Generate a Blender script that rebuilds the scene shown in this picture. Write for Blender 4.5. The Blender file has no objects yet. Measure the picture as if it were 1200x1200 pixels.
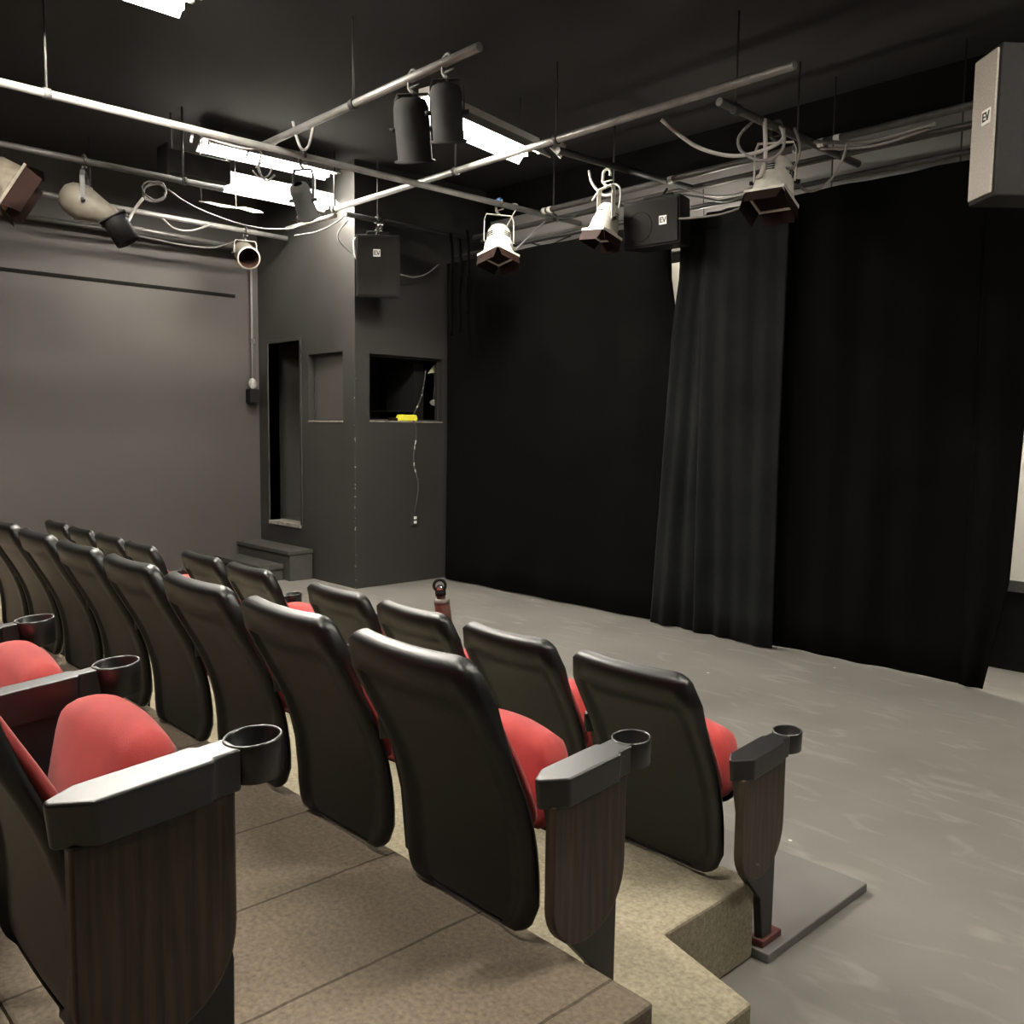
import bpy, bmesh, math, random
from mathutils import Vector, Matrix, Quaternion
C = bpy.context.scene.collection
PI = math.pi
random.seed(7)
# ------------------------------------------------------------------ camera frame (used to survey points, too)
F = 1055.5
H = 1.52
RT = Vector((0.68446, 0.72896, 0.01209)); 
yaw, pitch, roll = 0.8163, 0.0913, -0.0121
cy_, sy_, cp_, sp_ = math.cos(yaw), math.sin(yaw), math.cos(pitch), math.sin(pitch)
FW = Vector((-sy_*cp_, cy_*cp_, -sp_)); R0 = Vector((cy_, sy_, 0)); D0 = FW.cross(R0)
RT = R0*math.cos(roll) + D0*math.sin(roll); DN = -R0*math.sin(roll) + D0*math.cos(roll)
EYE = Vector((0, 0, H))
def _ray(px, py): return RT*(px-600) + DN*(py-600) + FW*F
def PZ(px, py, z): d = _ray(px, py); return EYE + d*((z-H)/d.z)
def PY(px, py, y): d = _ray(px, py); return EYE + d*(y/d.y)
def PX(px, py, x): d = _ray(px, py); return EYE + d*(x/d.x)

# ------------------------------------------------------------------ materials
def mat(name, col, rough=.6, metal=0., noise=None, bump=0., bscale=200., spec=.5, sheen=0., emit=None):
    """noise = (scale, amount, detail) mottles the colour; bump gives a fine grain"""
    m = bpy.data.materials.new(name); m.use_nodes = True
    nt = m.node_tree; b = nt.nodes['Principled BSDF']
    b.inputs['Base Color'].default_value = (*col, 1); b.inputs['Roughness'].default_value = rough
    b.inputs['Metallic'].default_value = metal; b.inputs['Specular IOR Level'].default_value = spec
    if sheen: b.inputs['Sheen Weight'].default_value = sheen
    tc = nt.nodes.new('ShaderNodeTexCoord')
    if noise:
        n = nt.nodes.new('ShaderNodeTexNoise'); n.inputs['Scale'].default_value = noise[0]; n.inputs['Detail'].default_value = noise[2] if len(noise) > 2 else 4
        nt.links.new(tc.outputs['Object'], n.inputs['Vector'])
        r = nt.nodes.new('ShaderNodeMapRange'); r.inputs['From Min'].default_value = .3; r.inputs['From Max'].default_value = .7
        r.inputs['To Min'].default_value = 1-noise[1]; r.inputs['To Max'].default_value = 1+noise[1]
        nt.links.new(n.outputs['Fac'], r.inputs['Value'])
        mx = nt.nodes.new('ShaderNodeVectorMath'); mx.operation = 'SCALE'; mx.inputs[0].default_value = col
        nt.links.new(r.outputs['Result'], mx.inputs['Scale']); nt.links.new(mx.outputs['Vector'], b.inputs['Base Color'])
    if bump:
        n2 = nt.nodes.new('ShaderNodeTexNoise'); n2.inputs['Scale'].default_value = bscale; n2.inputs['Detail'].default_value = 3
        nt.links.new(tc.outputs['Object'], n2.inputs['Vector'])
        bp = nt.nodes.new('ShaderNodeBump'); bp.inputs['Strength'].default_value = bump; bp.inputs['Distance'].default_value = .002
        nt.links.new(n2.outputs['Fac'], bp.inputs['Height']); nt.links.new(bp.outputs['Normal'], b.inputs['Normal'])
    if emit:
        b.inputs['Emission Color'].default_value = (*emit[:3], 1); b.inputs['Emission Strength'].default_value = emit[3]
    return m

def floor_mat():
    m = mat('painted stage floor', (.175, .165, .148), .5, noise=(1.3, .16, 6), bump=.25, bscale=60)
    nt = m.node_tree; b = nt.nodes['Principled BSDF']; L = nt.links
    tc = next(n for n in nt.nodes if n.type == 'TEX_COORD')
    src = b.inputs['Base Color'].links[0].from_socket
    # pale scuffs: stretched, distorted noise cut off high
    mp = nt.nodes.new('ShaderNodeMapping'); mp.inputs['Scale'].default_value = (2.2, 6.5, 1); mp.inputs['Rotation'].default_value = (0, 0, .6)
    L.new(tc.outputs['Object'], mp.inputs['Vector'])
    n = nt.nodes.new('ShaderNodeTexNoise'); n.inputs['Scale'].default_value = 1.0; n.inputs['Detail'].default_value = 9; n.inputs['Distortion'].default_value = 1.4
    L.new(mp.outputs['Vector'], n.inputs['Vector'])
    r = nt.nodes.new('ShaderNodeMapRange'); r.inputs['From Min'].default_value = .56; r.inputs['From Max'].default_value = .78; r.inputs['To Max'].default_value = .5
    L.new(n.outputs['Fac'], r.inputs['Value'])
    mix = nt.nodes.new('ShaderNodeMix'); mix.data_type = 'RGBA'
    L.new(r.outputs['Result'], mix.inputs['Factor']); L.new(src, mix.inputs['A']); mix.inputs['B'].default_value = (.36, .345, .31, 1)
    # little white flecks of paint
    v = nt.nodes.new('ShaderNodeTexVoronoi'); v.inputs['Scale'].default_value = 2.6
    L.new(tc.outputs['Object'], v.inputs['Vector'])
    lt = nt.nodes.new('ShaderNodeMath'); lt.operation = 'LESS_THAN'; lt.inputs[1].default_value = .028
    L.new(v.outputs['Distance'], lt.inputs[0])
    mix2 = nt.nodes.new('ShaderNodeMix'); mix2.data_type = 'RGBA'
    L.new(lt.outputs['Value'], mix2.inputs['Factor']); L.new(mix.outputs['Result'], mix2.inputs['A']); mix2.inputs['B'].default_value = (.7, .69, .64, 1)
    L.new(mix2.outputs['Result'], b.inputs['Base Color'])
    return m

def wood_mat():
    m = mat('dark walnut laminate', (.05, .03, .02), .5)
    nt = m.node_tree; b = nt.nodes['Principled BSDF']; L = nt.links
    tc = next(n for n in nt.nodes if n.type == 'TEX_COORD')
    mp = nt.nodes.new('ShaderNodeMapping'); mp.inputs['Scale'].default_value = (60, 70, 3.0)
    L.new(tc.outputs['Object'], mp.inputs['Vector'])
    n = nt.nodes.new('ShaderNodeTexNoise'); n.inputs['Scale'].default_value = 1.2; n.inputs['Detail'].default_value = 6; n.inputs['Distortion'].default_value = .5
    L.new(mp.outputs['Vector'], n.inputs['Vector'])
    cr = nt.nodes.new('ShaderNodeValToRGB')
    cr.color_ramp.elements[0].position = .35; cr.color_ramp.elements[0].color = (.024, .0155, .010, 1)
    cr.color_ramp.elements[1].position = .7; cr.color_ramp.elements[1].color = (.068, .044, .028, 1)
    L.new(n.outputs['Fac'], cr.inputs['Fac']); L.new(cr.outputs['Color'], b.inputs['Base Color'])
    return m

def carpet_mat(name, col, seam):
    """flat carpet with dark joints across the tier"""
    m = mat(name, col, .95, noise=(85, .24, 8), bump=.6, bscale=260, spec=.1)
    nt = m.node_tree; b = nt.nodes['Principled BSDF']; L = nt.links
    tc = next(n for n in nt.nodes if n.type == 'TEX_COORD')
    src = b.inputs['Base Color'].links[0].from_socket
    if seam:
        nz = nt.nodes.new('ShaderNodeTexNoise'); nz.inputs['Scale'].default_value = 9; L.new(tc.outputs['Object'], nz.inputs['Vector'])
        ad = nt.nodes.new('ShaderNodeMix'); ad.data_type = 'RGBA'; ad.blend_type = 'LINEAR_LIGHT'; ad.inputs['Factor'].default_value = .006
        L.new(tc.outputs['Object'], ad.inputs['A']); L.new(nz.outputs['Color'], ad.inputs['B'])
        br = nt.nodes.new('ShaderNodeTexBrick'); br.inputs['Scale'].default_value = 1; br.inputs['Brick Width'].default_value = .36; br.inputs['Row Height'].default_value = 30; br.offset = 0
        br.inputs['Mortar Size'].default_value = .004; br.inputs['Color1'].default_value = br.inputs['Color2'].default_value = (1, 1, 1, 1); br.inputs['Mortar'].default_value = (.45, .45, .45, 1)
        L.new(ad.outputs['Result'], br.inputs['Vector'])
        mu = nt.nodes.new('ShaderNodeMix'); mu.data_type = 'RGBA'; mu.blend_type = 'MULTIPLY'; mu.inputs['Factor'].default_value = 1
        L.new(src, mu.inputs['A']); L.new(br.outputs['Color'], mu.inputs['B']); L.new(mu.outputs['Result'], b.inputs['Base Color'])
    return m

def chip_mat(name, base, chip, scale, thr):
    m = mat(name, base, .7)
    nt = m.node_tree; b = nt.nodes['Principled BSDF']; L = nt.links
    tc = next(n for n in nt.nodes if n.type == 'TEX_COORD')
    n = nt.nodes.new('ShaderNodeTexNoise'); n.inputs['Scale'].default_value = scale; n.inputs['Detail'].default_value = 5
    L.new(tc.outputs['Object'], n.inputs['Vector'])
    g = nt.nodes.new('ShaderNodeMath'); g.operation = 'GREATER_THAN'; g.inputs[1].default_value = thr; L.new(n.outputs['Fac'], g.inputs[0])
    mx = nt.nodes.new('ShaderNodeMix'); mx.data_type = 'RGBA'; L.new(g.outputs['Value'], mx.inputs['Factor'])
    mx.inputs['A'].default_value = (*base, 1); mx.inputs['B'].default_value = (*chip, 1); L.new(mx.outputs['Result'], b.inputs['Base Color'])
    return m

M = {}
M['floor'] = floor_mat()
M['wall'] = mat('charcoal wall paint', (.058, .051, .046), .62, noise=(1.1, .09, 5), bump=.15, bscale=35)
M['booth'] = mat('charcoal booth paint', (.026, .0246, .0224), .55, noise=(1.6, .08, 5), bump=.12, bscale=40)
M['black_wall'] = mat('flat black paint', (.009, .0088, .0082), .9, noise=(2, .2, 4), spec=.1)
M['ceiling'] = mat('black ceiling paint', (.013, .0122, .0118), .85, noise=(1.2, .15, 4))
M['fascia'] = mat('pale grey painted board', (.30, .285, .275), .7, noise=(1.7, .12, 5))
M['screen'] = mat('white screen cloth', (.78, .75, .66), .8, noise=(1, .03))
M['carpet'] = carpet_mat('brown tier carpet', (.20, .163, .122), True)
M['tan'] = carpet_mat('tan tier carpet', (.33, .292, .208), False)
M['mat'] = mat('grey painted board', (.15, .14, .132), .55, noise=(3, .1, 5))
M['plastic'] = mat('black moulded plastic', (.004, .0039, .0036), .40, noise=(40, .12, 3), bump=.04, bscale=420, spec=.5)
M['armplastic'] = mat('black armrest plastic', (.008, .0078, .0075), .37, noise=(25, .12, 3), bump=.04, bscale=300, spec=.8)
M['red'] = mat('red seat fabric', (.45, .060, .057), .9, noise=(14, .13, 6), bump=.5, bscale=700, spec=.15, sheen=.25)
M['wood'] = wood_mat()
M['steel'] = mat('black painted steel', (.012, .011, .011), .45, noise=(20, .15))
M['foot'] = mat('brown red painted foot', (.09, .022, .018), .5, noise=(20, .15))
M['pipe'] = mat('dull grey steel pipe', (.36, .35, .33), .42, metal=.55, noise=(9, .18, 5), bump=.1, bscale=90)
M['dpipe'] = mat('dark painted pipe', (.075, .07, .066), .5, metal=.3, noise=(9, .2, 5))
M['bpipe'] = mat('black painted pipe', (.02, .019, .018), .55, noise=(9, .2, 5))
M['velvet'] = mat('black velour', (.0021, .0021, .0019), .95, noise=(3, .2, 4), spec=.02, sheen=.008)
M['velour'] = mat('charcoal velour', (.0065, .0068, .0067), .95, noise=(2.2, .3, 6), spec=.03, sheen=.02)
M['white_metal'] = mat('cream enamel', (.74, .71, .62), .45, noise=(30, .1, 5))
M['dusty'] = mat('dusty brown enamel', (.15, .128, .095), .6, noise=(16, .3, 6))
M['dull_cream'] = mat('dusty cream enamel', (.135, .12, .094), .55, noise=(22, .14, 5))
M['beige'] = mat('beige enamel', (.30, .275, .225), .5, noise=(22, .12, 5))
M['black_metal'] = mat('black crinkle enamel', (.010, .0097, .0095), .65, noise=(60, .2), bump=.2, bscale=250, spec=.15)
M['gun'] = mat('grey crinkle enamel', (.055, .052, .049), .5, noise=(60, .2), bump=.2, bscale=250)
M['dark_grey'] = mat('dark grey sheet metal', (.022, .021, .020), .75, noise=(8, .2, 4), spec=.15)
M['lens'] = mat('red brown gel', (.014, .006, .0045), .8, noise=(14, .2), spec=.12)
M['amber'] = mat('orange gel', (.45, .12, .05), .4, noise=(20, .3))
M['blue'] = mat('blue tape', (.22, .42, .78), .6, noise=(40, .1))
M['green'] = mat('pale green tape', (.55, .68, .33), .6, noise=(40, .1))
M['cable_w'] = mat('pale grey cable', (.52, .50, .47), .5, noise=(30, .1))
M['cable_g'] = mat('grey cable', (.20, .19, .18), .5, noise=(30, .1))
M['cable_b'] = mat('black cable', (.025, .024, .023), .5, noise=(30, .1))
M['white_tape'] = mat('white tape', (.8, .78, .74), .6, noise=(30, .05))
M['chrome'] = mat('chrome', (.75, .74, .72), .18, metal=1, noise=(30, .05))
M['cabinet'] = mat('charcoal speaker paint', (.009, .0085, .008), .7, noise=(60, .2), bump=.4, bscale=220, spec=.2)
M['grille'] = mat('speaker grille cloth', (.013, .012, .011), .85, noise=(260, .25, 2), bump=.3, bscale=500, spec=.12)
M['grille_lit'] = mat('grille painted as lit', (.30, .27, .23), .6, noise=(200, .2, 2), bump=.3, bscale=500)  # paler copy of the grille cloth, stage light falling on it put into the colour
M['badge'] = mat('white badge', (.78, .77, .72), .5, noise=(40, .05))
M['ink'] = mat('black ink', (.02, .02, .02), .6, noise=(40, .05))
M['reflector'] = mat('white enamel reflector', (.82, .81, .78), .5, noise=(20, .03))
for n_, e_ in (('tube', 175), ('tube2', 165), ('tube3', 600), ('tube4', 280), ('tube5', 60)):
    M[n_] = mat('lit fluorescent tube', (.9, .9, .86), .5, emit=(1.0, .942, .842, e_))
M['lit_bulb'] = mat('lit bulb', (.9, .88, .8), .4, emit=(1.0, .93, .80, 230))
M['yellow'] = mat('yellow plastic', (.85, .80, .06), .45, noise=(30, .05))
M['paper'] = mat('pale green paper', (.50, .54, .36), .8, noise=(30, .1))
M['bottle'] = mat('maroon bottle enamel', (.13, .062, .052), .4, noise=(30, .1))
M['step'] = mat('dark painted step', (.045, .042, .037), .6, noise=(12, .18, 6))
M['chip'] = chip_mat('chipped corner paint', (.029, .0275, .025), (.62, .6, .56), 30, .625)
M['chipcable'] = chip_mat('flaking painted cable', (.045, .042, .04), (.5, .48, .44), 18, .585)
M['sill'] = mat('worn sill paint', (.24, .22, .19), .7, noise=(18, .45, 8))
M['shutter'] = mat('grey board', (.055, .049, .045), .5, noise=(3, .12, 5))
gl = mat('window glass', (.9, .92, .9), .03); gl.node_tree.nodes['Principled BSDF'].inputs['Transmission Weight'].default_value = 1; M['glass'] = gl
gl2 = mat('clear bulb glass', (.9, .9, .88), .05); gl2.node_tree.nodes['Principled BSDF'].inputs['Transmission Weight'].default_value = .6; M['bulb'] = gl2

# ------------------------------------------------------------------ mesh helpers
class MB:
    def __init__(s): s.bm = bmesh.new()
    def quad(s, pts, smooth=False):
        f = s.bm.faces.new([s.bm.verts.new(p) for p in pts]); f.smooth = smooth; return s
    def box(s, lo, hi, m=None):
        x0, y0, z0 = lo; x1, y1, z1 = hi
        P = [(x0,y0,z0),(x1,y0,z0),(x1,y1,z0),(x0,y1,z0),(x0,y0,z1),(x1,y0,z1),(x1,y1,z1),(x0,y1,z1)]
        if m: P = [m @ Vector(p) for p in P]
        v = [s.bm.verts.new(p) for p in P]
        for q in ((3,2,1,0),(4,5,6,7),(0,1,5,4),(1,2,6,5),(2,3,7,6),(3,0,4,7)): s.bm.faces.new([v[i] for i in q])
        return s
    def prism(s, poly, ext, m=None):
        """poly: 3-D points of one face, ext: extrusion vector"""
        e = Vector(ext); a = [Vector(p) for p in poly]; b = [p+e for p in a]
        if m: a = [m @ p for p in a]; b = [m @ p for p in b]
        va = [s.bm.verts.new(p) for p in a]; vb = [s.bm.verts.new(p) for p in b]; n = len(a)
        s.bm.faces.new(va); s.bm.faces.new(vb[::-1])
        for i in range(n): s.bm.faces.new([va[i], vb[i], vb[(i+1) % n], va[(i+1) % n]])
        return s
    def tube(s, pts, r, n=8, closed=False):
        pts = [Vector(p) for p in pts]; N = len(pts)
        rs = r if isinstance(r, (list, tuple)) else [r]*N
        rings = []; up = None
        for i, p in enumerate(pts):
            a = pts[i-1] if (i or closed) else p; b = pts[(i+1) % N] if (i < N-1 or closed) else p
            t = (b-a).normalized()
            if up is None: up = Vector((0, 0, 1)) if abs(t.z) < .9 else Vector((1, 0, 0))
            u = (up - t*up.dot(t)); u = u.normalized() if u.length > 1e-6 else t.orthogonal().normalized(); w = t.cross(u); up = u
            rings.append([s.bm.verts.new(p + (u*math.cos(2*PI*k/n) + w*math.sin(2*PI*k/n))*rs[i]) for k in range(n)])
        for i in range(N if closed else N-1):
            A, B = rings[i], rings[(i+1) % N]
            for k in range(n):
                f = s.bm.faces.new([A[k], A[(k+1) % n], B[(k+1) % n], B[k]]); f.smooth = True
        if not closed: s.bm.faces.new(rings[0][::-1]); s.bm.faces.new(rings[-1])
        return s
    def lathe(s, prof, n=24, m=None, cap=True):
        """prof: (r, z) pairs about local z"""
        rings = []
        for r, z in prof:
            ring = []
            for k in range(n):
                p = Vector((max(r, 1e-4)*math.cos(2*PI*k/n), max(r, 1e-4)*math.sin(2*PI*k/n), z))
                ring.append(s.bm.verts.new(m @ p if m else p))
            rings.append(ring)
        for A, B in zip(rings, rings[1:]):
            for k in range(n):
                f = s.bm.faces.new([A[k], A[(k+1) % n], B[(k+1) % n], B[k]]); f.smooth = True
        if cap: s.bm.faces.new(rings[0][::-1]); s.bm.faces.new(rings[-1])
        return s
    def grid(s, rows, smooth=True, closed=False):
        V = [[s.bm.verts.new(p) for p in r] for r in rows]
        for A, B in zip(V, V[1:]):
            for k in range(len(A)-1):
                f = s.bm.faces.new([A[k], A[k+1], B[k+1], B[k]]); f.smooth = smooth
        return V
    def build(s, name, material, parent=None, bevel=0., seg=2):
        bmesh.ops.remove_doubles(s.bm, verts=s.bm.verts, dist=1e-5)
        bmesh.ops.recalc_face_normals(s.bm, faces=s.bm.faces)
        me = bpy.data.meshes.new(name); s.bm.to_mesh(me); s.bm.free()
        me.materials.append(material)
        o = bpy.data.objects.new(name, me); C.objects.link(o)
        if parent: o.parent = parent
        if bevel:
            b = o.modifiers.new('bevel', 'BEVEL'); b.width = bevel; b.segments = seg; b.limit_method = 'ANGLE'; b.angle_limit = .6; b.harden_normals = False
        return o
def tag(o, label=None, cat=None, group=None, kind=None):
    if label: o['label'] = label
    if cat: o['category'] = cat
    if group: o['group'] = group
    if kind: o['kind'] = kind
    return o
def empty(name, loc, label, cat, group=None, rz=0):
    o = bpy.data.objects.new(name, None); C.objects.link(o); o.location = loc; o.rotation_euler = (0, 0, rz)
    o.empty_display_size = .05
    return tag(o, label, cat, group)
def copy_tree(o, parent=None):
    c = o.copy(); C.objects.link(c); c.parent = parent
    for ch in list(o.children): copy_tree(ch, c)
    return c
def struct(o, label=None): o['kind'] = 'structure'; return tag(o, label) if label else o
def smooth_path(pts, k=6):
    P = [Vector(p) for p in pts]; P = [P[0]*2-P[1]] + P + [P[-1]*2-P[-2]]; out = []
    for i in range(1, len(P)-2):
        a, b, c, d = P[i-1:i+3]
        for j in range(k):
            t = j/k
            out.append(.5*((2*b) + (c-a)*t + (2*a-5*b+4*c-d)*t*t + (3*b-a-3*c+d)*t**3))
    return out + [P[-2]]
def basis(axis, up=Vector((0, 0, 1))):
    """matrix whose local z is axis"""
    z = Vector(axis).normalized(); x = up.cross(z); x = x.normalized() if x.length > 1e-4 else Vector((1, 0, 0)); y = z.cross(x)
    return Matrix(((x.x, y.x, z.x, 0), (x.y, y.y, z.y, 0), (x.z, y.z, z.z, 0), (0, 0, 0, 1)))

# ------------------------------------------------------------------ the room
XL, YB, ZC, XR, YR = -9.0, 6.3, 3.95, 3.2, -3.4
struct(MB().box((XL-.1, YR-.1, -.1), (XR+.1, YB+.1, 0)).build('floor', M['floor']), 'grey painted stage floor with pale scuffs')
struct(MB().box((XL-.1, YR-.1, ZC), (XR+.1, YB+.1, ZC+.1)).build('ceiling', M['ceiling']), 'black painted ceiling')
struct(MB().box((XL-.12, YR, 0), (XL, YB, ZC)).build('wall_left', M['wall']), 'charcoal side wall with horizontal rails')
struct(MB().box((XL, YB, 0), (XR, YB+.1, ZC)).build('wall_back', M['black_wall']), 'black wall behind the stage curtains')
struct(MB().box((XR, YR, 0), (XR+.1, YB, ZC)).build('wall_right', M['wall']), 'charcoal wall on the right')
struct(MB().box((XL, YR-.1, 0), (XR, YR, ZC)).build('wall_rear', M['wall']), 'charcoal wall behind the audience')
# pale board running along the top of the back wall
struct(MB().box((-7.02, YB-.05, 3.02), (XR-.02, YB-.002, 3.62)).build('trim_1', M['fascia'], bevel=.004), 'pale grey board above the stage curtains')
# rails on the left wall
struct(MB().box((XL+.001, YR+.2, 2.856), (XL+.006, 4.44, 2.892)).build('trim_2', M['black_wall']), 'thin black rail along the left wall')
# lighting booth in the corner: side face y=4.7, front face x=-7.146
BX, BY, T = -7.146, 4.7, .12
def wall_holes(name, mtl, x0, x1, holes, put, label):
    """solid wall strip split round rectangular holes (a0,a1,z0,z1); put(a,z,t) -> xyz"""
    mb = MB(); xs = sorted({x0, x1, *[h[0] for h in holes], *[h[1] for h in holes]}); zs = sorted({0, ZC-.001, *[h[2] for h in holes], *[h[3] for h in holes]})
    def hole(a, z): return any(h[0] < a < h[1] and h[2] < z < h[3] for h in holes)
    def solid(i, j): return 0 <= i < len(xs)-1 and 0 <= j < len(zs)-1 and not hole((xs[i]+xs[i+1])/2, (zs[j]+zs[j+1])/2)
    for i in range(len(xs)-1):
        for j in range(len(zs)-1):
            if not solid(i, j): continue
            a0, a1, b0, b1 = xs[i], xs[i+1], zs[j], zs[j+1]
            for t in (0, 1): mb.quad([put(a0,b0,t), put(a1,b0,t), put(a1,b1,t), put(a0,b1,t)])
            if not solid(i-1, j): mb.quad([put(a0,b0,0), put(a0,b1,0), put(a0,b1,1), put(a0,b0,1)])
            if not solid(i+1, j): mb.quad([put(a1,b0,0), put(a1,b1,0), put(a1,b1,1), put(a1,b0,1)])
            if not solid(i, j-1): mb.quad([put(a0,b0,0), put(a1,b0,0), put(a1,b0,1), put(a0,b0,1)])
            if not solid(i, j+1): mb.quad([put(a0,b1,0), put(a1,b1,0), put(a1,b1,1), put(a0,b1,1)])
    return struct(mb.build(name, mtl), label)
DOOR = (-8.78, -8.135, .52, 2.385); W1 = (-7.975, -7.35, 1.583, 2.235); W2 = (4.86, 5.735, 1.588, 2.214)
wall_holes('wall_booth_side', M['booth'], XL, BX, [DOOR, W1], lambda a, z, t: (a, BY + T*t, z), 'charcoal booth wall with a doorway and small window')
wall_holes('wall_booth_front', M['booth'], BY+T, YB, [W2], lambda a, z, t: (BX - T*t, a, z), 'charcoal booth wall with a wide window facing the stage')
# booth doorway: threshold and thin frame
d1 = MB()
d1.box((DOOR[0]-.03, BY-.012, DOOR[2]), (DOOR[0], BY+T, DOOR[3]+.03)); d1.box((DOOR[1], BY-.012, DOOR[2]), (DOOR[1]+.03, BY+T, DOOR[3]+.03)); d1.box((DOOR[0], BY-.012, DOOR[3]), (DOOR[1], BY+T, DOOR[3]+.03))
o = struct(d1.build('door_1', M['booth'], bevel=.003), 'dark open booth doorway raised above the floor')
MB().box((DOOR[0], BY-.02, DOOR[2]-.03), (DOOR[1], BY+T+.05, DOOR[2]+.005)).build('threshold', M['sill'], o)
def win(name, lo, hi, horiz, label, glass):
    w = .018; mb = MB(); (a0, z0), (a1, z1) = lo, hi
    def bx(a, b, c, d): 
        if horiz: mb.box((a, BY+.06, b), (c, BY+.1, d))
        else: mb.box((BX-.1, a, b), (BX-.06, c, d))
    bx(a0, z0, a0+w, z1); bx(a1-w, z0, a1, z1); bx(a0+w, z0, a1-w, z0+w); bx(a0+w, z1-w, a1-w, z1)
    o = struct(mb.build(name, M['booth']), label)
    s = MB()
    if horiz: s.box((a0, BY-.008, z0-.012), (a1, BY+T, z0+.002))
    else: s.box((BX-T, a0, z0-.012), (BX+.008, a1, z0+.002))
    s.build('window_sill', M['sill'], o)
    if glass: MB().box((a0+w, BY+.078, z0+w), (a1-w, BY+.09, z1-w)).build('shutter', M['shutter'], o)
win('window_1', (W1[0], W1[2]), (W1[1], W1[3]), True, 'small square booth window beside the doorway, grey inside', True)
win('window_2', (W2[0], W2[2]), (W2[1], W2[3]), False, 'wide open booth window facing the stage', False)
struct(MB().box((XL, BY+T, .40), (BX-T, YB, .52)).build('floor_booth', M['step']), 'raised floor inside the booth')
struct(MB().box((XL+.001, YB-.02, .52), (BX-T, YB-.001, ZC)).build('wall_booth_back', M['black_wall']), 'black back wall inside the booth')
struct(MB().box((BX-.006, BY-.006, .0), (BX+.004, BY+.006, 2.0)).build('trim_3', M['chip']), 'chipped corner bead of the booth wall')
# seating tiers
Z1, Z2, Z3 = .03, .239, .448
tA = MB(); poly = [(-8.9, 1.305), (-1.02, 1.305), (-1.02, 1.72), (-1.325, 1.80), (-1.325, 2.225), (-8.9, 2.225)]
tA.prism([(x, y, .001) for x, y in poly], (0, 0, Z2-.001))
struct(tA.build('floor_tier', M['tan'], bevel=.008), 'tan carpeted tier under the middle row')
struct(MB().box((-8.9, .40, .001), (-.98, 1.304, Z3)).build('floor_tier', M['carpet'], bevel=.008), 'brown carpeted tier under the nearest row')
struct(MB().box((-8.9, YR+.05, .001), (.9, .399, Z3)).build('floor_tier', M['carpet'], bevel=.008), 'brown carpeted tier behind the nearest row')
o = MB().box((-4.9, 2.227, .001), (-1.275, 2.845, Z1)).build('floor_board', M['mat'], bevel=.004)
struct(o, 'thin grey board under the front row')

# ------------------------------------------------------------------ theatre seats
PROF = [(.20, .172), (.235, .180), (.30, .184), (.38, .180), (.46, .166), (.54, .140), (.62, .100), (.70, .054), (.78, .014), (.845, -.004)]
def prof(z):
    if z <= PROF[0][0]: return PROF[0][1]
    if z >= PROF[-1][0]: return PROF[-1][1]
    for (a, ya), (b, yb) in zip(PROF, PROF[1:]):
        if z <= b:
            t = (z-a)/(b-a); return ya + (yb-ya)*t
    return PROF[-1][1]
def sprof(z): return sum(prof(z+d)*w for d, w in ((-.06,1),(-.03,2),(0,3),(.03,2),(.06,1)))/9
W, ZT, ZB = .2245, .845, .222
def pillow(W, zb, zt, rc, rb, r, rear, thick, inner=0.046, nx=10, nz=12, recess=None, ztopf=None):
    """rounded slab: rear(x,z) gives y of the back face, thick(x,z) its depth; r rounds the rim, rc/rb the corners"""
    ds = [0, .06*r, .3*r, .6*r, r, inner-.003, inner]
    dl = [0, .06*r, .3*r, .6*r, r, 1.6*r, 2.6*r]
    if recess: dl = dl[:6] + [recess-.003, recess]
    hgt = zt-zb
    zs = dl + [dl[-1] + (hgt-dl[-1]-1.6*r)*(i+1)/nz for i in range(nz-1)] + [hgt-q for q in (1.6*r, r, .6*r, .3*r, .06*r, 0)]
    rowsA, rowsB = [], []
    for dz in zs:
        db = hgt-dz
        w = W
        if dz < rc: w = W-rc+math.sqrt(max(0, rc*rc-(rc-dz)**2))
        if db < rb: w = min(w, W-rb+math.sqrt(max(0, rb*rb-(rb-db)**2)))
        xs = [-(w-d) for d in ds]; xs += [-(w-ds[-1]) + 2*(w-ds[-1])*(i+1)/nx for i in range(nx-1)]; xs += [(w-d) for d in ds[::-1]]
        ra, rb_ = [], []
        for x in xs:
            d = min(w-abs(x), dz, db); e = 0
            if d < r: e = r - math.sqrt(max(0, r*r-(r-d)**2))
            z = zt-dz
            if ztopf: z = zb + (ztopf(x)-zb)*((z-zb)/hgt)
            y0 = rear(x, z); t = thick(x, z); rr = 0
            if recess and dz > recess-.0015 and w-abs(x) > inner-.0015: rr = .012
            ra.append((x, y0+min(e, t/2)+rr, z)); rb_.append((x, y0+t-min(e, t/2), z))
        rowsA.append(ra); rowsB.append(rb_)
    mb = MB(); mb.grid(rowsA); mb.grid(rowsB)
    # rim between the two faces
    ring = lambda R: R[0] + [q[-1] for q in R[1:-1]] + R[-1][::-1] + [q[0] for q in R[1:-1]][::-1]
    a, b = ring(rowsA), ring(rowsB)
    mb.grid([a+[a[0]], b+[b[0]]])
    return mb
def rearf(x, z): return sprof(z) - .020*(1-(x/W)**2)*(.35+.65*min(1, max(0, (z-.45)/.3)))
def rollf(z):
    t = min(1, max(0, (z-(ZT-.062))/.062)); return .048*(1-math.sqrt(max(0, 1-t*t)))
def ztops(x): return ZT - .006*(1-(x/W)**2)
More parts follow.
